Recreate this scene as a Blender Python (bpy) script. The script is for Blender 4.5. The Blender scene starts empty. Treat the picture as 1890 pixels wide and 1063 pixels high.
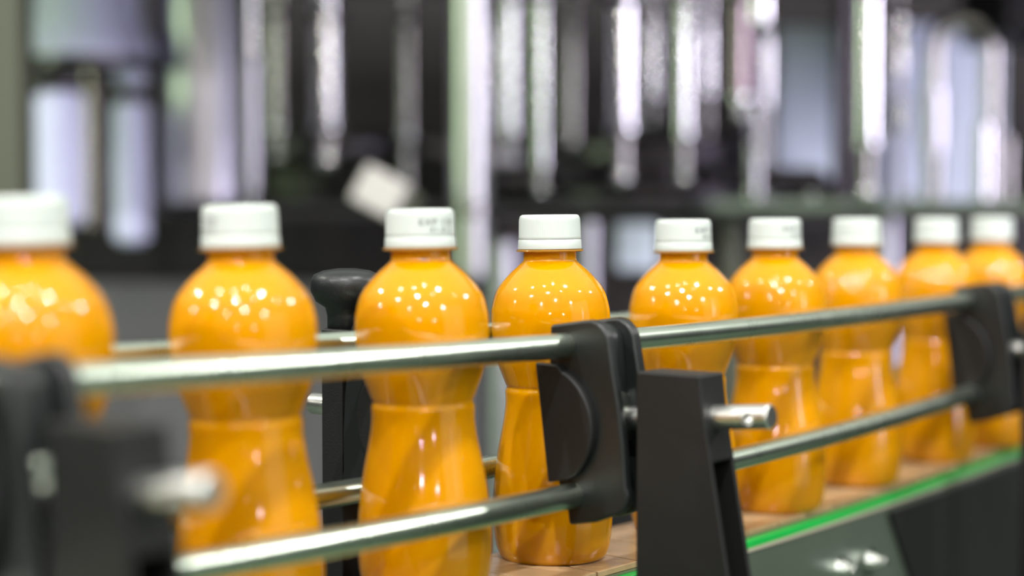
import bpy, bmesh, math, random
import numpy as np
from mathutils import Vector, Matrix

random.seed(7)
SC = bpy.context.scene
COL = SC.collection

# ------------------------------------------------------------------ camera
F = 3300.0                      # focal length in pixels of the 1890 px wide frame
CX, CY = 945.0, 531.5
PITCH = math.atan((CY - 390.0) / F)
CAMZ = 1.12
cam_d = bpy.data.cameras.new('camera')
cam = bpy.data.objects.new('camera', cam_d)
COL.objects.link(cam)
cam.location = (0, 0, CAMZ)
cam.rotation_euler = (math.pi / 2 - PITCH, 0, 0)
cam_d.sensor_fit = 'HORIZONTAL'
cam_d.sensor_width = 36.0
cam_d.lens = F / 1890.0 * 36.0
cam_d.clip_start = 0.02
cam_d.clip_end = 60
cam_d.dof.use_dof = True
cam_d.dof.focus_distance = 0.870
cam_d.dof.aperture_fstop = 2.8
SC.camera = cam

# ------------------------------------------------------------------ view, world, lights
SC.view_settings.view_transform = 'Standard'
SC.view_settings.look = 'None'
SC.view_settings.gamma = 1
SC.view_settings.use_curve_mapping = False
SC.view_settings.exposure = 0.42

world = bpy.data.worlds.new('hall_light')
SC.world = world
world.use_nodes = True
wt = world.node_tree
wt.nodes.clear()
w_out = wt.nodes.new('ShaderNodeOutputWorld')
w_bg = wt.nodes.new('ShaderNodeBackground')
w_tc = wt.nodes.new('ShaderNodeTexCoord')
w_sep = wt.nodes.new('ShaderNodeSeparateXYZ')
w_map = wt.nodes.new('ShaderNodeMapRange')
w_map.inputs['From Min'].default_value = -1
w_map.inputs['From Max'].default_value = 1
w_ramp = wt.nodes.new('ShaderNodeValToRGB')
cr = w_ramp.color_ramp
cr.elements[0].position = 0.0;  cr.elements[0].color = (0.035, 0.07, 0.04, 1)
cr.elements[1].position = 1.0;  cr.elements[1].color = (1.9, 1.95, 1.8, 1)
for pos, c in ((0.40, (0.03, 0.065, 0.035, 1)), (0.50, (0.035, 0.035, 0.04, 1)), (0.60, (0.16, 0.158, 0.17, 1)), (0.70, (0.9, 0.93, 0.86, 1)), (0.80, (1.7, 1.75, 1.62, 1))):
    e = cr.elements.new(pos); e.color = c
wt.links.new(w_tc.outputs['Generated'], w_sep.inputs[0])
wt.links.new(w_sep.outputs['Z'], w_map.inputs['Value'])
wt.links.new(w_map.outputs[0], w_ramp.inputs[0])
wt.links.new(w_ramp.outputs[0], w_bg.inputs[0])
w_bg.inputs[1].default_value = 0.42
wt.links.new(w_bg.outputs[0], w_out.inputs[0])


def area_light(name, loc, target, sx, sy, radiance, color, spread=None):
    d = bpy.data.lights.new(name, 'AREA')
    d.shape = 'RECTANGLE'
    d.size = sx; d.size_y = sy
    d.energy = radiance * math.pi * sx * sy
    d.color = color
    o = bpy.data.objects.new(name, d)
    COL.objects.link(o)
    o.location = loc
    o.rotation_euler = (Vector(target) - Vector(loc)).to_track_quat('-Z', 'Y').to_euler()
    if spread: d.spread = math.radians(spread)
    return o


# area lights added out of view to put green and lavender stripes on tubes
area_light('green_fill_left', (-3.0, 0.2, 1.8), (0, 2.7, 1.2), 0.6, 2.4, 0.75, (0.72, 1.0, 0.55), 42)
area_light('lavender_fill_right', (3.0, -0.2, 1.8), (0, 2.7, 1.2), 0.85, 2.4, 1.15, (0.84, 0.77, 1.0), 42)
area_light('aisle_fill', (3.2, -1.0, 1.3), (0.2, 0.9, 1.0), 2.6, 2.6, 0.6, (0.85, 1.0, 0.86))  # greenish fill added for the outward faces of posts and clamps


def hall_lamp(x, y, z, dist, irradiance, r=0.05, color=(1.0, 0.96, 0.88)):
    d = bpy.data.lights.new('hall_lamp', 'POINT')
    d.shadow_soft_size = r
    d.energy = 1.2 * irradiance * 4 * math.pi * dist * dist
    d.color = color
    o = bpy.data.objects.new('hall_lamp', d)
    COL.objects.link(o)
    o.location = (x, y, z)


# high bay lamps of the hall: compass bearing, height angle, distance, light they throw on the bottles
for az, el, dist, ir in ((-104, 40, 3.6, .45), (-66, 60, 3.6, .22), (-80, 20, 4.2, .12), (-46, 36, 4.2, .80), (-30, 70, 3.8, .14), (-8, 50, 4.6, 1.25),
                         (-20, 24, 4.2, .14), (10, 30, 4.4, .50), (14, 76, 3.2, .12), (30, 54, 3.6, .14), (42, 24, 4.3, .18), (58, 64, 3.6, 1.05),
                         (78, 42, 4.1, .20), (104, 30, 3.8, .50), (-2, 10, 5.0, .10), (24, 8, 5.0, .08)):
    a = math.radians(az); e = math.radians(el)
    hall_lamp(math.sin(a) * math.cos(e) * dist, 0.85 - math.cos(a) * math.cos(e) * dist, 1.05 + math.sin(e) * dist, dist, ir,
              color=(1.0, 0.95, 0.86) if ir < .5 else (1.0, 0.99, 0.97))


# ------------------------------------------------------------------ pixel to place
def P(x, y, d):
    X = (x - CX) / F * d
    v = -(y - CY) / F * d
    c, s = math.cos(PITCH), math.sin(PITCH)
    return Vector((X, d * c + v * s, CAMZ - d * s + v * c))


# ------------------------------------------------------------------ materials
MATS = {}


def mat(name, color, rough=0.5, metal=0.0, spec=0.5, bump=0.0, bscale=200.0, vary=0.0, vscale=20.0, stretch=(1, 1, 1),
        coat=0.0, sss=0.0, sssr=(1, .4, .1), sscale=0.01, trans=0.0, alpha=1.0, ior=1.5, rvar=0.0):
    if name in MATS:
        return MATS[name]
    m = bpy.data.materials.new(name)
    m.use_nodes = True
    nt = m.node_tree
    b = nt.nodes['Principled BSDF']
    b.inputs['Base Color'].default_value = (*color, 1)
    b.inputs['Roughness'].default_value = rough
    b.inputs['Metallic'].default_value = metal
    b.inputs['Specular IOR Level'].default_value = spec
    b.inputs['IOR'].default_value = ior
    b.inputs['Coat Weight'].default_value = coat
    b.inputs['Coat Roughness'].default_value = 0.03
    b.inputs['Transmission Weight'].default_value = trans
    b.inputs['Alpha'].default_value = alpha
    if sss:
        b.inputs['Subsurface Weight'].default_value = sss
        b.inputs['Subsurface Radius'].default_value = sssr
        b.inputs['Subsurface Scale'].default_value = sscale
    tc = nt.nodes.new('ShaderNodeTexCoord')
    mp = nt.nodes.new('ShaderNodeMapping')
    mp.inputs['Scale'].default_value = stretch
    nt.links.new(tc.outputs['Object'], mp.inputs[0])
    n2 = nt.nodes.new('ShaderNodeTexNoise')
    n2.inputs['Scale'].default_value = vscale
    n2.inputs['Detail'].default_value = 5
    nt.links.new(mp.outputs[0], n2.inputs['Vector'])
    if vary:
        mx = nt.nodes.new('ShaderNodeMix'); mx.data_type = 'RGBA'
        mx.inputs['A'].default_value = (*[c * (1 - vary) for c in color], 1)
        mx.inputs['B'].default_value = (*[min(1, c * (1 + vary)) for c in color], 1)
        nt.links.new(n2.outputs['Fac'], mx.inputs['Factor'])
        nt.links.new(mx.outputs['Result'], b.inputs['Base Color'])
    if rvar:
        mr = nt.nodes.new('ShaderNodeMapRange')
        mr.inputs['To Min'].default_value = max(0.01, rough - rvar)
        mr.inputs['To Max'].default_value = rough + rvar
        nt.links.new(n2.outputs['Fac'], mr.inputs['Value'])
        nt.links.new(mr.outputs[0], b.inputs['Roughness'])
    if bump:
        n1 = nt.nodes.new('ShaderNodeTexNoise')
        n1.inputs['Scale'].default_value = bscale
        n1.inputs['Detail'].default_value = 2
        bp = nt.nodes.new('ShaderNodeBump')
        bp.inputs['Strength'].default_value = bump
        bp.inputs['Distance'].default_value = 0.001
        nt.links.new(mp.outputs[0], n1.inputs['Vector'])
        nt.links.new(n1.outputs['Fac'], bp.inputs['Height'])
        nt.links.new(bp.outputs[0], b.inputs['Normal'])
    MATS[name] = m
    return m


M_JUICE = mat('orange_juice_in_clear_plastic', (0.56, 0.238, 0.0), 0.085, spec=0.5, sss=0.5, sssr=(1, .45, .02), sscale=0.010,
              bump=0.03, bscale=70, vary=0.05, vscale=30, stretch=(1, 1, .35))
M_RING = mat('tinted_clear_plastic', (0.93, 0.52, 0.06), 0.08, trans=0.75, ior=1.45)
M_CAP = mat('white_cap_plastic', (0.50, 0.54, 0.515), 0.32, sss=0.25, sssr=(1, 1, 1), sscale=0.003)
M_PRINT = mat('grey_ink', (0.16, 0.16, 0.18), 0.7)
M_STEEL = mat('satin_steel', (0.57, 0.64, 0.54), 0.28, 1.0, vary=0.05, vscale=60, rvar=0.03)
M_SHAFT = mat('turned_steel', (0.75, 0.75, 0.72), 0.30, 1.0, bump=0.08, bscale=1500, vary=0.08, vscale=90)
M_BLACK = mat('black_nylon', (0.008, 0.0095, 0.0098), 0.38, spec=0.45, bump=0.10, bscale=900, vary=0.15, vscale=30)
M_BLACKR = mat('black_matt_nylon', (0.0075, 0.0075, 0.0075), 0.5, spec=0.35, bump=0.15, bscale=1200, vary=0.15, vscale=30)
M_BELT = mat('tan_acetal_plate', (0.43, 0.285, 0.155), 0.25, vary=0.35, vscale=16, stretch=(1.2, 5, 1), bump=0.05, bscale=300, rvar=0.1)
M_OLIVE = mat('olive_plate_edge', (0.13, 0.14, 0.075), 0.5, vary=0.2)
M_GREEN = mat('green_wear_strip_plastic', (0.0, 0.33, 0.045), 0.4, vary=0.15, vscale=25)
M_SIDE = mat('conveyor_side_steel', (0.12, 0.15, 0.115), 0.40, 0.55, vary=0.10, vscale=12, rvar=0.06)
M_BEIGE = mat('plate_edge_bead', (0.42, 0.38, 0.30), 0.45, 0.3)
M_BOLT = mat('bright_bolt_steel', (0.85, 0.86, 0.83), 0.18, 1.0)
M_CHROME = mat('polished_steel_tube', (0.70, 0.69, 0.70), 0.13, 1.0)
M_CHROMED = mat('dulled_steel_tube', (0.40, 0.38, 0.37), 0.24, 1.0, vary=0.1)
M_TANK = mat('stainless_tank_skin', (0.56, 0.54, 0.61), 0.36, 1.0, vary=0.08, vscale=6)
M_DARK = mat('dark_machine_housing', (0.014, 0.012, 0.013), 0.5, spec=0.15, vary=0.25, vscale=8)
M_DARKM = mat('dark_steel', (0.075, 0.068, 0.075), 0.33, 1.0, vary=0.2, vscale=8)
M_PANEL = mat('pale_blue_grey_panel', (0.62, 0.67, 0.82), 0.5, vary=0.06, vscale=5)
M_PANELD = mat('grey_cabinet_paint', (0.085, 0.08, 0.088), 0.45, vary=0.1, vscale=5)
M_OLPOST = mat('olive_grey_paint', (0.060, 0.064, 0.043), 0.55, vary=0.06, vscale=5)
M_COLUMN = mat('brushed_column_steel', (0.50, 0.50, 0.50), 0.30, 1.0, vary=0.1, vscale=8)
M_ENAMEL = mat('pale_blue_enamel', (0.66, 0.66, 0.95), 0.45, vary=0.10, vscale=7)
M_WHITE = mat('white_plastic_block', (0.42, 0.40, 0.38), 0.45, vary=0.05)
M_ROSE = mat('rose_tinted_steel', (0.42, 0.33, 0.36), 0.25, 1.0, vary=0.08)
M_FLOOR = mat('green_epoxy_floor', (0.04, 0.07, 0.042), 0.3, vary=0.12, vscale=2)
M_WALL = mat('dark_hall_wall', (0.02, 0.019, 0.021), 0.7, vary=0.2, vscale=2)


# ------------------------------------------------------------------ object helpers
def link(name, me, m=None, parent=None, smooth=None):
    o = bpy.data.objects.new(name, me)
    COL.objects.link(o)
    if m is not None:
        me.materials.clear(); me.materials.append(m)
    if parent is not None:
        o.parent = parent
    return o


def obj(name, bm, m, parent=None, smooth=False, bevel=0.0, seg=2):
    bmesh.ops.recalc_face_normals(bm, faces=bm.faces[:])
    me = bpy.data.meshes.new(name)
    bm.to_mesh(me); bm.free()
    o = link(name, me, m, parent)
    if smooth:
        me.shade_smooth()
        if smooth == 'angle':
            me.set_sharp_from_angle(angle=math.radians(38))
    if bevel:
        b = o.modifiers.new('bevel', 'BEVEL')
        b.width = bevel; b.segments = seg; b.limit_method = 'ANGLE'; b.angle_limit = math.radians(35)
        me.shade_smooth()
        b.harden_normals = True
    return o


def thing(name, label, cat, loc=(0, 0, 0), group=None, mtx=None):
    o = bpy.data.objects.new(name, None)
    o.empty_display_size = 0.02
    COL.objects.link(o)
    if mtx is not None:
        o.matrix_world = mtx
    else:
        o.location = loc
    tag(o, label, cat, group)
    return o


def tag(o, label, cat, group=None):
    o['label'] = label; o['category'] = cat
    if group:
        o['group'] = group
    return o


def structure(name, bm, m):
    o = obj(name, bm, m)
    o['kind'] = 'structure'
    return o


def add_box(bm, lo, hi, mtx=None):
    vs = []
    for z in (lo[2], hi[2]):
        for x, y in ((lo[0], lo[1]), (hi[0], lo[1]), (hi[0], hi[1]), (lo[0], hi[1])):
            v = Vector((x, y, z))
            vs.append(bm.verts.new(mtx @ v if mtx else v))
    for f in ((3, 2, 1, 0), (4, 5, 6, 7), (0, 1, 5, 4), (1, 2, 6, 5), (2, 3, 7, 6), (3, 0, 4, 7)):
        bm.faces.new([vs[i] for i in f])


def add_prism(bm, poly, a0, a1, axis=0):
    """poly of (p, q) extruded between a0 and a1 along axis (0: poly is y,z; 1: poly is x,z; 2: poly is x,y)."""
    def mk(a, p, q):
        return ((a, p, q), (p, a, q), (p, q, a))[axis]
    A = [bm.verts.new(mk(a0, *p)) for p in poly]
    B = [bm.verts.new(mk(a1, *p)) for p in poly]
    bm.faces.new(A); bm.faces.new(B[::-1])
    n = len(poly)
    for i in range(n):
        j = (i + 1) % n
        bm.faces.new((A[i], B[i], B[j], A[j]))


def add_lathe(bm, prof, seg=48, c=(0, 0, 0), rot=None, mod=None):
    rings = []
    for r, z in prof:
        ring = []
        if r < 1e-7:
            v = Vector((0, 0, z))
            if rot: v = rot @ v
            ring = [bm.verts.new(Vector(c) + v)]
        else:
            for k in range(seg):
                a = 2 * math.pi * k / seg
                rr = r * (mod(a, z) if mod else 1)
                v = Vector((rr * math.cos(a), rr * math.sin(a), z))
                if rot: v = rot @ v
                ring.append(bm.verts.new(Vector(c) + v))
        rings.append(ring)
    for A, B in zip(rings, rings[1:]):
        if len(A) == 1 and len(B) == 1:
            continue
        for k in range(seg):
            j = (k + 1) % seg
            if len(A) == 1:
                bm.faces.new((A[0], B[k], B[j]))
            elif len(B) == 1:
                bm.faces.new((A[k], A[j], B[0]))
            else:
                bm.faces.new((A[k], A[j], B[j], B[k]))


def add_tube(bm, pts, r, seg=20, caps=True):
    pts = [Vector(p) for p in pts]
    rings = []
    up = Vector((0, 0, 1))
    for i, p in enumerate(pts):
        t = (pts[min(i + 1, len(pts) - 1)] - pts[max(i - 1, 0)]).normalized()
        if i == 0:
            if abs(t.dot(up)) > 0.95:
                up = Vector((1, 0, 0))
        s = t.cross(up).normalized()
        u = s.cross(t).normalized()
        up = u
        rr = r[i] if isinstance(r, (list, tuple)) else r
        rings.append([bm.verts.new(p + s * math.cos(2 * math.pi * k / seg) * rr + u * math.sin(2 * math.pi * k / seg) * rr) for k in range(seg)])
    for A, B in zip(rings, rings[1:]):
        for k in range(seg):
            j = (k + 1) % seg
            bm.faces.new((A[k], A[j], B[j], B[k]))
    if caps:
        bm.faces.new(rings[0][::-1]); bm.faces.new(rings[-1])


def boolean_cut(o, cut_bm):
    """cut a shape out of a mesh object once, leaving a plain mesh."""
    bmesh.ops.recalc_face_normals(cut_bm, faces=cut_bm.faces[:])
    cm = bpy.data.meshes.new('cut'); cut_bm.to_mesh(cm); cut_bm.free()
    co = bpy.data.objects.new('cut', cm); COL.objects.link(co)
    par, mw = o.parent, o.matrix_basis.copy()
    o.parent = None
    md = o.modifiers.new('cut', 'BOOLEAN'); md.operation = 'DIFFERENCE'; md.object = co; md.solver = 'EXACT'
    bpy.context.view_layer.update()
    dg = bpy.context.evaluated_depsgraph_get()
    me = bpy.data.meshes.new_from_object(o.evaluated_get(dg))
    o.modifiers.clear()
    mats = [s for s in o.data.materials]
    o.data = me
    me.materials.clear()
    for s in mats: me.materials.append(s)
    o.parent = par; o.matrix_basis = mw
    bpy.data.objects.remove(co)


# ------------------------------------------------------------------ the line of travel (a gently curving conveyor)
BOTTLES = [  # base x, y, z on the belt, lean of the cap in x, turn of the date print (deg), label
    (-0.1690, 0.6348, 0.9551, -0.0040, None),
    (-0.1050, 0.7156, 0.9525, -0.0040, -62),
    (-0.0383, 0.7874, 0.9510, -0.0022, 33),
    (0.0205, 0.8837, 0.9482, -0.0020, None),
    (0.0943, 0.9749, 0.9454, -0.0010, 52),
    (0.1549, 1.0475, 0.9455, -0.0010, 42),
    (0.2214, 1.1495, 0.9454, 0.0000, None),
    (0.2971, 1.2589, 0.9451, 0.0018, None),
    (0.3567, 1.3359, 0.9453, 0.0018, None),
]
_b = np.array([b[:3] for b in BOTTLES])
CO = np.polyfit(_b[:, 1], _b[:, 0], 2)
CZ = np.polyfit(_b[:, 1], _b[:, 2], 3)
YA, YB = 0.42, 1.75


def path(y):
    yc = min(max(y, 0.60), 1.36)
    z = float(np.polyval(CZ, yc))
    return Vector((float(np.polyval(CO, y)), y, z))


def tangent(y):
    return Vector((float(np.polyval(np.polyder(CO), y)), 1, 0)).normalized()


def side(y):            # towards the operator's side (nearer the camera)
    t = tangent(y)
    return Vector((t.y, -t.x, 0))


def at(y, n, z=0.0):
    return path(y) + side(y) * n + Vector((0, 0, z))


def path_near(p):
    best = min(np.linspace(0.3, 2.2, 1500), key=lambda y: (p.x - np.polyval(CO, y)) ** 2 + (p.y - y) ** 2)
    best = float(best)
    n = (Vector((p.x, p.y, 0)) - Vector((float(np.polyval(CO, best)), best, 0))).dot(side(best))
    return best, n


def on_offset(x, y, n):
    """point of the sight line through photo pixel (x, y) that lies n beside the line of travel."""
    lo, hi = 0.35, 2.0
    best = None
    for d in np.linspace(lo, hi, 260):
        p = P(x, y, float(d))
        yy, nn = path_near_fast(p)
        e = abs(nn - n)
        if best is None or e < best[0]:
            best = (e, p, yy)
    return best[1], best[2]


_ys = np.linspace(0.3, 2.2, 1500); _xs = np.polyval(CO, _ys)


def path_near_fast(p):
    i = int(((_xs - p.x) ** 2 + (_ys - p.y) ** 2).argmin())
    yy = float(_ys[i])
    n = (Vector((p.x, p.y, 0)) - Vector((float(_xs[i]), yy, 0))).dot(side(yy))
    return yy, n


# ------------------------------------------------------------------ the hall
bm = bmesh.new(); add_box(bm, (-5, -3, -0.05), (6, 6.2, 0)); structure('floor', bm, M_FLOOR)
bm = bmesh.new(); add_box(bm, (-5, 6.2, -0.05), (6, 6.35, 4.5)); structure('wall_back', bm, M_WALL)

# ------------------------------------------------------------------ conveyor
conv = thing('conveyor', 'curving slat conveyor with tan plates and green strip, under the orange bottles', 'conveyor', path(0.9))
CI = Matrix.Translation(-path(0.9))
N_IN, N_OUT = -0.034, 0.0



def edge_fit():
    """how far the near edge of the belt lies beside the line of travel, from points on its green strip."""
    Y, N = [], []
    for px, py in ((1144, 1050), (1390, 993), (1480, 963), (1553, 930), (1632, 908), (1700, 884), (1775, 862)):
        best = None
        for d in np.linspace(0.6, 1.8, 400):
            p = P(px, py, float(d)); yy, n = path_near_fast(p)
            e = abs(p.z - (path(yy).z - 0.0030))
            if best is None or e < best[0]: best = (e, yy, n)
        Y.append(best[1]); N.append(best[2])
    print('edge', [round(v, 3) for v in Y], [round(v, 4) for v in N])
    return np.polyfit(Y, N, 1)


CE = edge_fit()


def n_out(y):
    return float(np.polyval(CE, min(max(y, 0.78), 1.32)))


def at_e(y, n, z=0.0):      # n measured from the near edge of the belt when positive or zero-ish, from the centre when negative
    return at(y, n + n_out(y) if n > -0.02 else n, z)


def ribbon(bm, n0, n1, z0, z1, ya=YA, yb=YB, k=90, conv_local=True):
    R = []
    for i in range(k + 1):
        y = ya + (yb - ya) * i / k
        R.append([bm.verts.new(CI @ at_e(y, n, z)) for n, z in ((n0, z0), (n1, z0), (n1, z1), (n0, z1))])
    for A, B in zip(R, R[1:]):
        for a in range(4):
            b = (a + 1) % 4
            bm.faces.new((A[a], A[b], B[b], B[a]))
    bm.faces.new(R[0]); bm.faces.new(R[-1][::-1])


# slat plates: separate chevron-ended plates with fine gaps
bm = bmesh.new()
pitch = 0.0381
y = YA
while y < YB:
    dy = pitch * tangent(y).y
    g = 0.0006
    P4 = []
    for (yy, n) in ((y + g, N_IN), (y + g + 0.004, None), (y + g, N_OUT), (y + dy - g, N_OUT), (y + dy - g + 0.004, None), (y + dy - g, N_IN)):
        P4.append((yy, (N_IN + n_out(yy)) / 2 if n is None else (n_out(yy) if n == N_OUT else n)))
    T = [bm.verts.new(CI @ at(a, b, 0)) for a, b in P4]
    Bm = [bm.verts.new(CI @ at(a, b, -0.003)) for a, b in P4]
    bm.faces.new((T[0], T[1], T[4], T[5])); bm.faces.new((T[1], T[2], T[3], T[4]))
    bm.faces.new((Bm[5], Bm[4], Bm[1], Bm[0])); bm.faces.new((Bm[4], Bm[3], Bm[2], Bm[1]))
    for i in range(6):
        j = (i + 1) % 6
        bm.faces.new((T[i], Bm[i], Bm[j], T[j]))
    y += dy
o = obj('slat_belt', bm, M_BELT, conv, bevel=0.0004, seg=1)
bm = bmesh.new(); ribbon(bm, N_IN + 0.002, N_OUT + 0.0006, -0.0042, -0.0031); obj('belt_edge', bm, M_OLIVE, conv)['label'] = 'olive edge of the slat belt'
bm = bmesh.new(); ribbon(bm, N_OUT - 0.010, N_OUT + 0.0052, -0.0085, -0.0043); obj('wear_strip', bm, M_GREEN, conv, bevel=0.0006)['label'] = 'bright green wear strip'
bm = bmesh.new(); ribbon(bm, N_OUT - 0.004, N_OUT + 0.0066, -0.0100, -0.0086); obj('edge_bead', bm, M_BEIGE, conv)
bm = bmesh.new(); ribbon(bm, N_OUT + 0.0030, N_OUT + 0.0060, -0.150, -0.0101); obj('side_plate', bm, M_SIDE, conv)['label'] = 'grey steel side plate below the green strip'
bm = bmesh.new(); ribbon(bm, N_IN - 0.012, N_IN - 0.009, -0.150, -0.014); obj('side_plate', bm, M_DARKM, conv)
bm = bmesh.new(); ribbon(bm, N_IN - 0.012, N_OUT + 0.006, -0.155, -0.1502); obj('bottom_plate', bm, M_DARKM, conv)
# legs of the conveyor down to the floor
for yy in (0.62, 1.5):
    for n in (N_IN - 0.008, N_OUT - 0.004):
        bm = bmesh.new()
        b = at_e(yy, n); c = CI @ Vector((b.x, b.y, 0))
        add_box(bm, (c.x - .02, c.y - .02, -path(0.9).z), (c.x + .02, c.y + .02, CI.translation.z + b.z - 0.155))
        obj('leg', bm, M_DARKM, conv, bevel=0.002)


def on_plate(px, py):
    n = 0.04
    for _ in range(4):
        p, yy = on_offset(px, py, n)
        n = n_out(yy) + 0.0062
    return p, yy


def bolt(px, py):
    p, yy = on_plate(px, py)
    s = side(yy)
    rot = s.to_track_quat('Z', 'Y').to_matrix()
    bm = bmesh.new()
    q = CI @ p
    add_lathe(bm, ((0, 0), (.0075, 0), (.0075, .0012), (0.0042, .0013), (0.0042, .0014), (0, .0014)), 28, q, rot)
    add_lathe(bm, ((0, .0014), (.0052, .0014), (.0052, .0058), (.0044, .0066), (0, .0066)), 6, q, rot)
    add_lathe(bm, ((0, .0066), (.0030, .0066), (.0030, .0105), (.0024, .0112), (0, .0112)), 16, q, rot)
    obj('bolt', bm, M_BOLT, conv)


bolt(1548, 1048); bolt(1604, 1034)
# black sheet added for the dark reflection on the side plate, near right post
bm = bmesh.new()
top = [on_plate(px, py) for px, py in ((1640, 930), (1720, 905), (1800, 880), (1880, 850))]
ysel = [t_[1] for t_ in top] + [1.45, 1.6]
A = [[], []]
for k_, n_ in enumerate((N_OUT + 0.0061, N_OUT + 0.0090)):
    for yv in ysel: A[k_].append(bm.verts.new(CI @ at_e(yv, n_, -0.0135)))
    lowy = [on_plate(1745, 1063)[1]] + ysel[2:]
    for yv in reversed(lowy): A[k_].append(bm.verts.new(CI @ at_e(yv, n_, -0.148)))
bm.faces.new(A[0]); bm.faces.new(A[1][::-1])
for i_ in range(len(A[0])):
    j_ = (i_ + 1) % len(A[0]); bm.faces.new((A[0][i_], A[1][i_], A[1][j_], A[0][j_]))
obj('plain_plate', bm, M_BLACKR, conv)['label'] = 'black sheet standing for dark reflection on the steel side plate at the right'

# ------------------------------------------------------------------ bottles
U = 0.17 / 630.0
BODY = [(0, 3), (60, 4), (78, 1), (88, 0), (94, 1.5), (98.5, 7), (101.5, 14), (104.5, 23), (108, 45), (110, 76), (109.6, 110), (107, 140), (102.5, 178), (96, 216), (88.5, 253), (85.2, 278),
        (84.4, 290), (84.6, 299), (84.8, 304), (84.7, 307), (84.0, 310), (82.6, 313), (81.8, 315.5), (82.4, 318), (84.5, 322), (90, 337), (96.5, 354), (101.5, 370), (105.8, 392), (108.2, 414), (109.2, 430),
        (109.4, 440), (108.6, 455), (106.5, 466), (103.6, 478), (99.3, 490), (92.8, 501), (83, 513), (71.8, 525), (60.5, 535), (52, 543), (49.3, 546.5), (48.6, 550), (48.4, 562), (48.4, 566), (46, 568), (44, 612), (0, 612)]


def smooth_profile(pr, sub=3):
    out = []
    n = len(pr)
    for i in range(n - 1):
        p0 = pr[max(i - 1, 0)]; p1 = pr[i]; p2 = pr[i + 1]; p3 = pr[min(i + 2, n - 1)]
        flat = i < 2 or i > n - 7
        for k in range(1 if flat else sub):
            t = k / sub
            v = []
            for a in range(2):
                v.append(0.5 * ((2 * p1[a]) + (-p0[a] + p2[a]) * t + (2 * p0[a] - 5 * p1[a] + 4 * p2[a] - p3[a]) * t * t + (-p0[a] + 3 * p1[a] - 3 * p2[a] + p3[a]) * t ** 3))
            out.append(tuple(v))
    out.append(pr[-1])
    return out


def sc_(pr):
    return [(r * U, z * U) for r, z in pr]


def bottle_meshes():
    bm = bmesh.new()

    def seam(a, z):     # faint vertical flats of the lower body as blown plastic has
        zz = z / U
        w = max(0, 1 - abs(zz - 190) / 120.0)
        return 1 + 0.004 * w * math.cos(a * 6)
    add_lathe(bm, sc_(smooth_profile(BODY)), 96, mod=seam)
    return bm


def cap_bm():
    bm = bmesh.new()

    def teeth(a, z):
        zz = z / U
        return 1 + (0.005 * math.cos(a * 90) if 590 < zz < 622 else 0)
    pr = [(44, 585.5), (56.2, 585.5), (57, 587), (56.9, 590), (56.6, 592), (55.9, 620), (55.2, 624.5), (53.4, 628), (50.4, 629.7), (47, 630), (0, 630)]
    add_lathe(bm, sc_(pr), 360, mod=teeth)
    return bm


def band_bm():
    bm = bmesh.new()
    pr = [(46, 567.6), (58.2, 567.6), (58.4, 569), (57.6, 583.5), (56.6, 585), (46, 585)]
    add_lathe(bm, sc_(pr), 96)
    return bm


def ring_bm():
    bm = bmesh.new()
    pr = [(48.2, 561.0), (58, 562.2), (61.6, 563.2), (62, 564.6), (61.2, 566.0), (57, 566.6), (48.2, 567.0)]
    add_lathe(bm, sc_(pr), 96)
    return bm


def print_mesh(centre_deg):
    """two rows of date stamp bent round the cap; returns a bmesh in bottle space. The camera side is -Y."""
    bm = bmesh.new()
    R = 57.0 * U + 0.00005
    for txt, zc, size, shift in (('EXP 120', 608.0, 0.0040, 0.0), ('41.012', 595.5, 0.0036, 0.0022)):
        cu = bpy.data.curves.new('t', 'FONT')
        cu.body = txt; cu.size = size; cu.align_x = 'CENTER'; cu.space_character = 1.15; cu.resolution_u = 2
        to = bpy.data.objects.new('t', cu); COL.objects.link(to)
        bpy.context.view_layer.update()
        me = bpy.data.meshes.new_from_object(to.evaluated_get(bpy.context.evaluated_depsgraph_get()))
        base = len(bm.verts)
        vs = []
        for v in me.vertices:
            a = math.radians(-90 + centre_deg) + (v.co.x * 1.12 + shift) / R
            vs.append(bm.verts.new((R * math.cos(a), R * math.sin(a), (zc - 4.5) * U + v.co.y)))
        for p in me.polygons:
            try: bm.faces.new([vs[i] for i in p.vertices])
            except ValueError: pass
        bpy.data.objects.remove(to); bpy.data.meshes.remove(me)
    return bm


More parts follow.
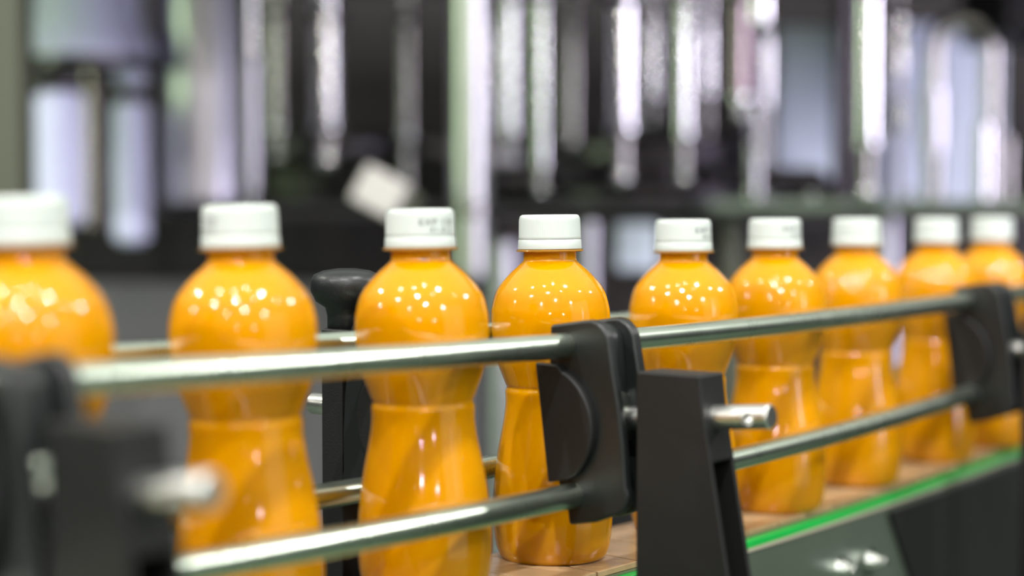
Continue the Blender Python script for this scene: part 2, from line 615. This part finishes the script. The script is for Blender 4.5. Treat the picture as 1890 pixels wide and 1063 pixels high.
BLAB = ['largest blurred orange juice bottle, cut off at the left edge of the photo',
        'orange juice bottle with faint print left on its cap, second from the left',
        'orange juice bottle with date print on its white cap, left of the sharpest bottle',
        'sharpest orange juice bottle with plain ribbed white cap, half behind the middle black rail clamp',
        'orange juice bottle right of the sharpest one, behind the black tapered post, print on cap',
        'orange juice bottle with blurred cap print, standing behind the shaft end with hole',
        'orange juice bottle with plain white cap, fourth from the right edge, whole waist visible left of a gap',
        'blurred orange juice bottle just left of the far right black rail clamp',
        'farthest orange juice bottle at the right edge, partly behind the far right rail clamp']
BLAB[6] = 'orange juice bottle with blurred plain white cap, third from the right end of the row'
for i, (x, yy, z, lean, pr) in enumerate(BOTTLES):
    if i == 0:
        b0 = thing('juice_bottle', BLAB[0], 'bottle', group='orange juice bottles on the conveyor')
        body = obj('bottle_body', bottle_meshes(), M_JUICE, b0, smooth=True)
        ring = obj('neck_ring', ring_bm(), M_RING, b0, smooth='angle')
        cap = obj('cap', cap_bm(), M_CAP, b0, smooth='angle')
        cap['label'] = 'white ribbed screw cap'
        band = obj('tamper_band', band_bm(), M_CAP, cap, smooth='angle')
        b = b0
    else:
        b = b0.copy(); COL.objects.link(b); b['label'] = BLAB[i]
        for s in (body, ring, cap):
            c = s.copy(); COL.objects.link(c); c.parent = b
            if s is cap:
                g = band.copy(); COL.objects.link(g); g.parent = c
                if pr is not None:
                    d = obj('date_print', print_mesh(pr), M_PRINT, c)
                    d['label'] = 'grey date print'
    b.location = (x, yy, z + 0.0002)
    b.rotation_euler = (0, math.atan2(lean, 0.17), 0)

# ------------------------------------------------------------------ guide rails
R_RAIL = 0.0058


def rail_curve(knots, n, ya, yb, k=60):
    Y, Z = [], []
    for px, py in knots:
        p, yy = on_offset(px, py, n)
        Y.append(yy); Z.append(p.z - path(yy).z)
    c = np.polyfit(Y, Z, 2 if len(Y) > 3 else 1)
    pts = []
    for i in range(k + 1):
        yy = ya + (yb - ya) * i / k
        pts.append(at(yy, n, float(np.polyval(c, min(max(yy, min(Y) - .03), max(Y) + .05)))))
    print('rail', n, [round(v, 4) for v in Y], [round(v, 4) for v in Z])
    return pts, c


N_UP, N_LO = 0.041, 0.0455
up_pts, CU = rail_curve([(130, 702), (400, 684), (668, 667), (1000, 644), (1190, 623), (1350, 608), (1500, 593), (1650, 575), (1775, 556)], N_UP, 0.46, 1.62)
lo_pts, CL = rail_curve([(380, 1043), (493, 1026), (680, 991), (884, 950), (1028, 921), (1366, 846), (1497, 812), (1656, 766), (1775, 731)], N_LO, 0.46, 1.62)


def rail(name, pts, label):
    bm = bmesh.new()
    c = pts[len(pts) // 2]
    add_tube(bm, [p - c for p in pts], R_RAIL, 32)
    o = obj(name, bm, M_STEEL, smooth='angle')
    o.location = c
    return tag(o, label, 'guide rail', 'steel guide rails beside the bottles')


def off_pts(n, CC, dz=0.0, ya=0.46, yb=1.62, k=60):
    out = []
    for i in range(k + 1):
        yy = ya + (yb - ya) * i / k
        out.append(at(yy, n, float(np.polyval(CC, min(max(yy, .56), 1.3))) + dz))
    return out


rail('guide_rail', up_pts, 'upper steel guide rail in front of the bottles, through the tops of the black clamps')
rail('guide_rail', lo_pts, 'lower steel guide rail in front of the bottles, through the feet of the black clamps')
FU, FL = 0.041, 0.041
rail('guide_rail', off_pts(-FU, CU), 'upper steel guide rail behind the bottles, glimpsed between their shoulders')
rail('guide_rail', off_pts(-FL, CL), 'lower steel guide rail behind the bottles, glimpsed between their lower bodies')


# ------------------------------------------------------------------ clamps and posts
def frame(yy, n, z, flip=1, tilt=0.0):
    t = tangent(yy); s = side(yy) * flip
    up = Vector((0, 0, 1))
    s2 = s * math.cos(tilt) + up * math.sin(tilt)
    z2 = up * math.cos(tilt) - s * math.sin(tilt)
    m = Matrix((t, s2, z2)).transposed().to_4x4()
    m.translation = at(yy, n * flip, z) if flip > 0 else at(yy, -n, z)
    return m


mm = 0.001
W_CL = 27 * mm       # clamp width along the rail


def arc(cx, cz, r, a0, a1, k=8):
    return [(cx + r * math.cos(math.radians(a0 + (a1 - a0) * i / k)), cz + r * math.sin(math.radians(a0 + (a1 - a0) * i / k))) for i in range(k + 1)]


def make_clamp(label, mtx, shaft=True, group='black rail clamps along the near side', shaft_len=97):
    c = thing('rail_clamp', label, 'clamp', mtx=mtx, group=group)
    drop = -70.5
    # outer cheek profile in (n, z) millimetres, origin at the upper rail centre
    prof = [(-8, 9.8)] + [(10, 11.0)] + arc(13, 0.2, 11, 85, 10, 8) + [(25.2, -12), (27.2, -28), (28.2, -45), (28.2, -64)] + arc(19.5, -68, 9.5, 5, -85, 8) + [(10, -80.5), (-4.5, -82), (-5, -74), (-10, -60), (-10, -10)]
    prof = [(a * mm, b * mm) for a, b in prof]
    bm = bmesh.new(); add_prism(bm, prof, 0.0, 5.5 * mm); obj('cheek', bm, M_BLACK, c, bevel=1.6 * mm, seg=3)
    bm = bmesh.new(); add_prism(bm, prof, W_CL - 6.5 * mm, W_CL); obj('cheek', bm, M_BLACK, c, bevel=1.6 * mm, seg=3)
    web = [(-7, 8.6), (8, 9.6)] + arc(9, -0.5, 9.5, 80, 10, 6) + [(18.5, -14), (17.5, -30), (17.5, -50), (19.5, -66), (15, -76), (-3, -79), (-9, -60), (-9, -10)]
    bm = bmesh.new(); add_prism(bm, [(a * mm, b * mm) for a, b in web], 5.4 * mm, W_CL - 6.4 * mm); obj('web', bm, M_BLACK, c, bevel=0.8 * mm)
    # D shaped jaw on the cheek that presses the two rails
    jaw = [(-15, -7.8), (-3, -7.8)] + arc(-16, -36, 31, 58, -50, 16) + [(2, -62.5), (-12, -62.5)]
    jaw = [(-14.5, -7), (-2, -8.5)] + arc(-13.5, -36.5, 28.5, 62, -52, 18) + [(-2, -61), (-11.5, -62)]
    bm = bmesh.new(); add_prism(bm, [(a * mm, b * mm) for a, b in jaw], -4.5 * mm, 0.4 * mm); obj('jaw', bm, M_BLACKR, c, bevel=1.0 * mm, seg=3)
    bm = bmesh.new(); add_lathe(bm, ((0, 0), (3.2 * mm, 0), (3.2 * mm, .6 * mm), (2.4 * mm, .6 * mm), (2.4 * mm, .2 * mm), (0, .2 * mm)), 20, (-4.4 * mm, -9 * mm, -34 * mm), Vector((-1, 0, 0)).to_track_quat('Z', 'Y').to_matrix())
    # washer and shaft
    tm = 0.5 * W_CL
    toN = Vector((0, 1, 0)).to_track_quat('Z', 'Y').to_matrix()
    bm.free()
    bm = bmesh.new(); add_lathe(bm, [(a * mm, b * mm) for a, b in ((0, 17), (12.4, 17), (12.4, 18.6), (11.8, 19), (0, 19))], 40, (tm, 0, -34.5 * mm), toN)
    obj('washer', bm, M_STEEL, c, smooth='angle')['label'] = 'steel washer behind the shaft'
    bm = bmesh.new(); add_lathe(bm, [(a * mm, b * mm) for a, b in ((0, 18.8), (8.5, 18.8), (8.5, 24), (7.6, 25), (0, 25))], 6, (tm, 0, -34.5 * mm), toN)
    if shaft:
        bm.free(); bm = bmesh.new()
        L = shaft_len
        add_lathe(bm, [(a * mm, b * mm) for a, b in ((0, 18.5), (5.4, 18.5), (5.4, 60), (5.4, L - .7), (4.7, L), (0, L))], 48, (tm, 0, -34.5 * mm), toN)
        so = obj('shaft', bm, M_SHAFT, c)
        cb = bmesh.new()
        q = Matrix.Rotation(math.radians(-8), 3, 'Y') @ Vector((1, 0, 0))
        add_lathe(cb, ((0, -.012), (2.9 * mm, -.012), (2.9 * mm, .012), (0, .012)), 28, (tm, (L - 9.5) * mm, -34.5 * mm), q.to_track_quat('Z', 'Y').to_matrix())
        boolean_cut(so, cb)
        so.data.shade_smooth(); so.data.set_sharp_from_angle(angle=math.radians(35))
        so['label'] = 'steel shaft with a cross hole near its end'
    else:
        obj('nut', bm, M_STEEL, c)
    return c


def make_post(label, mtx, n0=36.5, top_w=33.0, group='black tapered posts on the near side', zc=-34.5, up=20.0):
    p = thing('rail_post', label, 'post', mtx=mtx, group=group)
    H = 185.0
    k = 0.19
    t0, t1 = (W_CL / mm - 20.5) / 2, (W_CL / mm + 20.5) / 2
    zt = zc + up
    bm = bmesh.new()
    add_prism(bm, [(a * mm, b * mm) for a, b in ((n0, zt), (n0 + top_w, zt), (n0 + top_w + 1.5, zt - 14), (n0 + top_w + 3 + k * (H - 30), zt - H), (n0, zt - H))], t0 * mm, t1 * mm)
    po = obj('post_body', bm, M_BLACKR, p)
    cb = bmesh.new()
    add_prism(cb, [(a * mm, b * mm) for a, b in ((n0 + 3.5, zt - 38), (n0 + 140, zt - 38), (n0 + 140, zt - H - 5), (n0 + 3.5, zt - H - 5))], (t0 + 2.4) * mm, (t1 - 2.4) * mm)
    boolean_cut(po, cb)
    b = po.modifiers.new('bevel', 'BEVEL'); b.width = 1.0 * mm; b.segments = 2; b.limit_method = 'ANGLE'; b.angle_limit = math.radians(35); b.harden_normals = True
    po.data.shade_smooth()
    # foot that carries the post on the side plate of the conveyor
    bm = bmesh.new()
    add_box(bm, ((t0 - 3) * mm, 8.6 * mm, (zt - H - 8) * mm), ((t1 + 3) * mm, (n0 + top_w + 40) * mm, (zt - H) * mm))
    obj('foot', bm, M_BLACKR, p, bevel=1 * mm)
    return p


TILT = math.radians(4.5)


def station(px, py, labels, z_extra=0.0, TILT=TILT):
    p, yy = on_offset(px, py, N_UP)
    z = float(np.polyval(CU, yy)) + z_extra
    m = frame(yy, N_UP, z, 1, TILT)
    make_clamp(labels[0], m)
    m2 = frame(yy, N_UP, z + 0.0045 - z_extra * 2, 1, 0.0)
    make_post(labels[1], m2)


station(1042, 641, ('black plastic rail clamp in the middle, in front of the sharpest bottle', 'sharp black tapered post right of the middle clamp'))
station(1786, 554, ('black plastic rail clamp far right, in front of the farthest bottles', 'blurred black post at the right edge of the photo'))
station(-66, 714, ('large blurred black rail clamp at the left edge, in front of the largest bottle', 'large blurred black post at the lower left'), -0.002, math.radians(7))


# far side: mirrored clamp, straight post and a mushroom knob
def far_station(px, py, labels):
    p, yy = on_offset(px, py, -FU)
    z = float(np.polyval(CU, yy))
    m = frame(yy, FU, z, -1, 0.0)
    c = make_clamp(labels[0], m, shaft=True, group=None, shaft_len=43)
    m2 = frame(yy, FU, z, -1, 0.0)
    q = thing('rail_post', labels[1], 'post', mtx=m2)
    zt = 12.0
    bm = bmesh.new()
    add_prism(bm, [(a * mm, b * mm) for a, b in ((30, 4), (44, 4), (44, -170), (30, -170))], 2 * mm, 24 * mm)
    obj('post_body', bm, M_BLACKR, q, bevel=1.2 * mm)
    bm = bmesh.new()
    add_lathe(bm, [(a * mm, b * mm) for a, b in ((0, 6), (9.5, 6), (9.5, 14), (10.5, 18), (15, 21), (17.5, 26), (17.5, 31), (16, 34), (11.5, 36), (5, 37), (0, 37))], 48, (13 * mm, 37 * mm, -4 * mm))
    obj('knob', bm, M_BLACK, q, smooth=True)['label'] = 'glossy black hand knob'
    bm = bmesh.new()
    add_box(bm, (0, -2 * mm, -178 * mm), (26 * mm, 60 * mm, -170 * mm))
    obj('foot', bm, M_BLACKR, q, bevel=1 * mm)


far_station(716, 640, ('black rail clamp behind the bottles, seen in the gap between second and third bottle', 'black post with round knob on top, behind the gap between second and third bottle'))



# ------------------------------------------------------------------ background: the filling machine
TOPZ = 1.432           # underside of the overhead carousel plate


def px2m(w, d):
    return w / F * d


def vrod(bm, x, y0, y1, w, d, seg=28, c=None, round_end=True):
    """vertical round bar in world space seen at photo x with its ends at photo y0 (top) and y1."""
    a = P(x, y0, d); b = P(x, y1, d)
    if y0 <= -55: a.z = TOPZ
    if y1 >= 880: b.z = 0.0
    r = px2m(w, d) / 2
    X, Y = P(x, 390, d).x, P(x, 390, d).y
    o = c or Vector((0, 0, 0))
    z0, z1 = b.z, a.z
    e = min(r * 0.35, (z1 - z0) * 0.2)
    add_lathe(bm, ((0, z0), (r - e, z0), (r, z0 + e), (r, z1 - e), (r - e, z1), (0, z1)), seg, (X - o.x, Y - o.y, -o.z))


def base(x, y, d):
    p = P(x, y, d); q = P(x, 390, d)
    if y >= 880: p.z = 0.0
    return Vector((q.x, q.y, p.z))


def rod_thing(name, label, cat, x, y0, y1, w, d, m, group=None, rings=()):
    b = base(x, y1, d)
    if rings:
        t = thing(name, label, cat, b, group)
        bm = bmesh.new(); vrod(bm, x, y0, y1, w, d, c=b); obj('tube', bm, m, t, smooth='angle')
        for (ya, yb, ww, rm) in rings:
            bm = bmesh.new(); vrod(bm, x, ya, yb, ww, d, c=b); obj('collar', bm, rm or m, t, smooth='angle')
        return t
    bm = bmesh.new(); vrod(bm, x, y0, y1, w, d, c=b)
    o = obj(name, bm, m, smooth='angle'); o.location = b
    return tag(o, label, cat, group)


def valve(label, x, y0, y1, w, d, m=None, drop=60, tip=None):
    """filling valve: lift tube, collars, body and drop nozzle."""
    m = m or M_CHROME
    w *= 0.78
    b = base(x, y1 + drop, d)
    t = thing('filling_valve', label, 'valve', b, 'filling valves of the machine')
    bm = bmesh.new(); vrod(bm, x, -57, y1, w, d, c=b); obj('lift_tube', bm, m, t, smooth='angle')
    bm = bmesh.new(); vrod(bm, x, y0 - 18, y0 - 4, w * 1.5, d, c=b); obj('collar', bm, M_DARKM, t, smooth='angle')
    bm = bmesh.new(); vrod(bm, x, y1 - 6, y1 + 10, w * 1.25, d, c=b); obj('collar', bm, M_CHROME, t, smooth='angle')
    bm = bmesh.new(); vrod(bm, x, y1 + 8, y1 + drop - 14, w * 0.55, d, c=b); obj('stem', bm, M_CHROMED, t, smooth='angle')
    r = px2m(w * 0.36, d)
    q = base(x, y1 + drop - 8, d) - b
    bm = bmesh.new(); bmesh.ops.create_uvsphere(bm, u_segments=20, v_segments=12, radius=r)
    bmesh.ops.translate(bm, verts=bm.verts[:], vec=q)
    obj('nozzle', bm, tip or M_CHROME, t, smooth=True)
    return t


def slab(name, label, cat, x0, x1, y0, y1, d, depth, m, group=None, bev=0.004, rot=0.0):
    a = P(x0, y0, d); b = P(x1, y1, d)
    if y0 in (-55, -57): a.z = TOPZ
    if y1 >= 1900: b.z = 0.0
    cx_, cz_ = (a.x + b.x) / 2, (a.z + b.z) / 2
    Y = P((x0 + x1) / 2, 390, d).y
    w, h = abs(b.x - a.x), abs(a.z - b.z)
    bm = bmesh.new()
    add_box(bm, (-w / 2, -depth / 2, -h / 2), (w / 2, depth / 2, h / 2))
    o = obj(name, bm, m, bevel=bev)
    o.location = (cx_, Y + depth / 2, cz_)
    o.rotation_euler = (0, rot, 0)
    return tag(o, label, cat, group)



# dark housing behind everything, grey cabinets below, in depth
slab('machine_housing', 'dark machine housing filling the back behind the valves', 'machine', -500, 2500, -200, 380, 2.75, 0.3, M_DARK)
slab('machine_cabinet', 'grey lower machine cabinet behind the bottles on the left', 'cabinet', -400, 895, 522, 1900, 2.3, 0.5, M_PANELD)
slab('machine_cabinet', 'dark lower cabinet beneath the ledge behind the right bottles', 'cabinet', 910, 2500, 400, 1900, 2.35, 0.5, M_DARKM)
slab('machine_cabinet', 'black housing strip behind the caps on the left', 'cabinet', 60, 900, 395, 518, 2.32, 0.3, M_DARK)

# left side
slab('support_column', 'flat olive grey column at the left edge of the photo', 'column', -60, 42, -57, 420, 1.75, 0.05, M_OLPOST)
# hopper
hb = base(165, 110, 2.1)
t = thing('hopper', 'bright stainless hopper with flared rim at the upper left', 'hopper', hb)
bm = bmesh.new()
r = px2m(112, 2.1); h = TOPZ - hb.z
add_lathe(bm, ((0, 0), (r * 1.02, 0), (r * 1.08, .006), (r * 1.08, .014), (r * .96, .026), (r * .88, .05), (r * .86, h), (0, h)), 64)
obj('hopper_body', bm, M_ENAMEL, t, smooth='angle')
bm = bmesh.new(); add_lathe(bm, ((r * 1.05, -.010), (r * 1.12, -.010), (r * 1.12, -.001), (r * 1.05, -.001), (r * 1.05, -.010)), 64); obj('rim', bm, M_DARKM, t, smooth='angle')
rod_thing('pipe', 'rose tinted pipe under the upper left hopper', 'pipe', 172, 112, 420, 30, 2.2, M_ROSE)
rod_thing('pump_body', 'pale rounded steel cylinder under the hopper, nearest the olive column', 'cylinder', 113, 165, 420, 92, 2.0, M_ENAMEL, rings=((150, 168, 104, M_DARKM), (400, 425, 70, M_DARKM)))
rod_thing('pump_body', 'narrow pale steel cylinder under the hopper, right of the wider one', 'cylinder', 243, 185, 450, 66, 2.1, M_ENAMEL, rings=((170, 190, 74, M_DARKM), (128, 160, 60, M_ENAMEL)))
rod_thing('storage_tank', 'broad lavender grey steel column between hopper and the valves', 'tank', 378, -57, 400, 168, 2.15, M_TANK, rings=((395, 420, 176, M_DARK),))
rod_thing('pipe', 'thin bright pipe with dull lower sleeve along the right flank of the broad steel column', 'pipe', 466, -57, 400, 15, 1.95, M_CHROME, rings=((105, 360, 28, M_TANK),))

# filling valves, left to right
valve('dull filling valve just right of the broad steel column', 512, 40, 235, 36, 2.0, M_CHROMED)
valve('filling valve with green and lavender glints, left of the dark gap', 604, 50, 232, 62, 2.0, M_CHROME, 70)
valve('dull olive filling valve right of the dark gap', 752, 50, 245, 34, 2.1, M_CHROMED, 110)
rod_thing('support_column', 'bright thick steel column, the tallest, above the third cap', 'column', 868, -57, 520, 74, 1.85, M_COLUMN, rings=((378, 402, 84, M_CHROMED),))
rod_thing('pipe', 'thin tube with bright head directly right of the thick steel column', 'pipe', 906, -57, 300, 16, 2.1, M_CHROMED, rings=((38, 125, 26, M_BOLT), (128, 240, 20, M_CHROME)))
valve('slim lavender filling valve, first right of the thick column', 943, 10, 240, 30, 2.0, M_CHROME, 45)
valve('slim pale filling valve, second right of the thick column', 1000, 10, 300, 32, 2.0, M_CHROME, 60)
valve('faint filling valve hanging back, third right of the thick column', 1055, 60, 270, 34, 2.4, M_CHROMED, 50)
valve('bright filling valve with green left flank and bluish ball nozzle', 1150, 15, 235, 62, 1.95, M_CHROME, 100)
valve('short bright filling valve beside the green flanked one', 1204, 40, 175, 30, 2.1, M_CHROME, 60)
valve('very bright white filling valve above the cap right of the middle', 1262, 15, 245, 40, 1.95, M_CHROME, 90)
valve('short filling valve behind the very bright one', 1304, 50, 165, 34, 2.15, M_CHROME, 90)
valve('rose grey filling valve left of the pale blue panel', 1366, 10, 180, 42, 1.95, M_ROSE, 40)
rod_thing('pipe', 'slender lavender pipe standing on the ledge under the rose grey valve', 'pipe', 1392, 190, 372, 30, 2.0, M_CHROME)
rod_thing('pipe', 'short bright pipe at the left edge of the pale blue panel', 'pipe', 1412, 50, 368, 12, 2.05, M_CHROMED, rings=((70, 200, 24, M_CHROME),))
rod_thing('float_valve', 'bright rounded valve end at the top, left of the pale blue panel', 'valve', 1402, -57, 50, 46, 1.9, M_CHROME)
slab('machine_panel', 'pale blue grey panel with dark frame sides, right of the middle', 'cabinet', 1432, 1540, 48, 330, 2.3, 0.02, M_PANEL)  # flat pale panel without a cabinet body, like the later ones
rod_thing('support_column', 'dark round column between pale panel and brightest tube', 'column', 1553, -57, 372, 34, 2.05, M_DARKM)
valve('brightest white filling valve of all, right of the pale panel', 1600, 0, 262, 60, 1.9, M_CHROME, 100)
rod_thing('pipe', 'thin dull pipe with two short bright sleeves, right of the brightest valve', 'pipe', 1655, -57, 368, 14, 2.1, M_CHROMED, rings=((30, 140, 32, M_CHROME), (182, 245, 32, M_BOLT)))
slab('machine_panel', 'wide blue grey panel behind the curved pipe at the upper right', 'cabinet', 1630, 1850, 45, 372, 2.4, 0.02, M_PANEL)
# swan neck pipe
d = 2.05
pts = []
for xx, yy2 in ((1722, 372), (1722, 200), (1722, 120)):
    pts.append(P(xx, yy2, d))
for k in range(0, 13):
    a = math.pi * k / 12
    pts.append(P(1774 - 52 * math.cos(a), 100 - 62 * math.sin(a), d))
pts += [P(1826, 130, d), P(1826, 220, d), P(1826, 372, d)]
ys_ = pts[0].y
pts = [Vector((p.x, ys_, p.z)) for p in pts]
c0 = pts[0].copy()
t = thing('swan_neck_pipe', 'dull steel pipe bent into an arch at the upper right', 'pipe', c0)
bm = bmesh.new(); add_tube(bm, [p - c0 for p in pts], px2m(34, d) / 2, 24); obj('pipe_bend', bm, M_CHROMED, t, smooth='angle')
bm = bmesh.new(); q = P(1722, 390, d); z0 = P(1722, 280, d).z; z1 = P(1722, 165, d).z
add_lathe(bm, ((0, z0), (px2m(26, d), z0), (px2m(26, d), z1), (0, z1)), 28, (0, 0, -c0.z)); obj('sleeve', bm, M_TANK, t, smooth='angle')
rod_thing('pipe', 'slim lavender pipe in front of the right leg of the arched pipe', 'pipe', 1815, 225, 372, 30, 1.95, M_CHROME)
rod_thing('pipe', 'greenish pipe at the far right above the ledge', 'pipe', 1856, 250, 372, 26, 2.0, M_CHROMED)
slab('machine_housing', 'black block at the upper right corner', 'machine', 1850, 2100, -55, 60, 2.0, 0.2, M_DARK)
slab('actuator', 'black rounded actuator in front of the pale panel foot', 'actuator', 1405, 1530, 308, 352, 2.0, 0.06, M_DARK, bev=0.012)

# middle: star wheel shapes and white block
rod_thing('star_wheel', 'dark star wheel disc behind the second cap', 'wheel', 610, 262, 290, 330, 2.25, M_DARKM)
slab('label_block', 'tilted white plastic block between second and third cap', 'block', 655, 745, 318, 392, 1.8, 0.03, M_WHITE, rot=math.radians(28))
slab('plain_plate', 'pale green tinted plate beside the tilted white block', 'bracket', 742, 772, 355, 398, 1.86, 0.02, M_OLPOST, rot=math.radians(28))
rod_thing('machine_ring', 'dark steel ring plate under the middle valves', 'ring', 1200, 272, 300, 420, 2.45, M_DARKM)
rod_thing('machine_ring', 'low dark ring plate with bright bolts above the middle caps', 'ring', 1190, 350, 376, 520, 2.3, M_DARKM)

# ledge
ls = slab('machine_ledge', 'long grey ledge of the machine behind the caps on the right', 'ledge', 1310, 2300, 368, 392, 1.92, 0.30, M_SIDE)
for k, (xx, yy2, lab) in enumerate(((1607, 362, 'bright domed nut on the ledge under the brightest valve'), (1697, 364, 'domed nut on the ledge under the blue grey panel'),
                                    (1510, 362, 'domed nut on the ledge right of the black actuator'))):
    bm = bmesh.new(); bmesh.ops.create_uvsphere(bm, u_segments=20, v_segments=12, radius=px2m(9, 1.85))
    o = obj('domed_nut', bm, M_CHROME, smooth=True)
    o.location = (P(xx, yy2, 1.9).x, P(xx, 390, 1.94).y, P(xx, 368, 1.94).z + px2m(7, 1.85))
    tag(o, lab, 'nut')
# below the ledge
rod_thing('ledge_leg', 'olive grey leg under the ledge between the fifth and sixth cap', 'leg', 1352, 393, 900, 36, 1.98, M_OLPOST)
rod_thing('ledge_leg', 'pale leg under the ledge between the seventh and eighth cap', 'leg', 1640, 393, 900, 40, 2.0, M_TANK)
rod_thing('pipe', 'lavender pipe between the fourth and fifth cap', 'pipe', 1090, 405, 900, 28, 2.0, M_TANK)
slab('machine_panel', 'small pale panel right behind the gap between the fourth and fifth cap', 'cabinet', 1140, 1215, 412, 500, 2.1, 0.03, M_PANEL)
rod_thing('pipe', 'pale standing pipe left of the sharpest cap', 'pipe', 930, 440, 900, 52, 2.05, M_TANK)

# overhead carousel plate that carries the hanging valves and pipes (just above the frame)
cp = slab('carousel_plate', 'dark carousel plate above the frame that the valves hang from', 'plate', -400, 2300, -130, -58, 1.70, 0.85, M_DARKM)
cp.location.z = TOPZ + (P(0, -130, 1.70).z - P(0, -58, 1.70).z) / 2

# cross members of the machine, seen blurred between the valves
M_MID = mat('mid_grey_steel', (0.20, 0.185, 0.20), 0.35, 1.0, vary=0.2, vscale=9)
slab('cross_bar', 'dim horizontal cross bar behind the olive valve', 'bar', 480, 900, 262, 284, 2.5, 0.03, M_MID)
slab('cross_bar', 'dim horizontal cross bar low behind the slim lavender valves', 'bar', 890, 1340, 318, 338, 2.55, 0.03, M_MID)
slab('valve_block', 'dim grey block behind the two nozzles above the middle caps', 'block', 1150, 1250, 290, 345, 2.5, 0.06, M_MID, bev=0.01)
slab('valve_block', 'dim grey block left of the tilted white block', 'block', 505, 585, 300, 370, 2.3, 0.06, M_OLPOST, bev=0.01)
slab('valve_block', 'small bright block below the thin tube with bright head', 'block', 905, 960, 278, 305, 2.1, 0.03, M_TANK, bev=0.006)
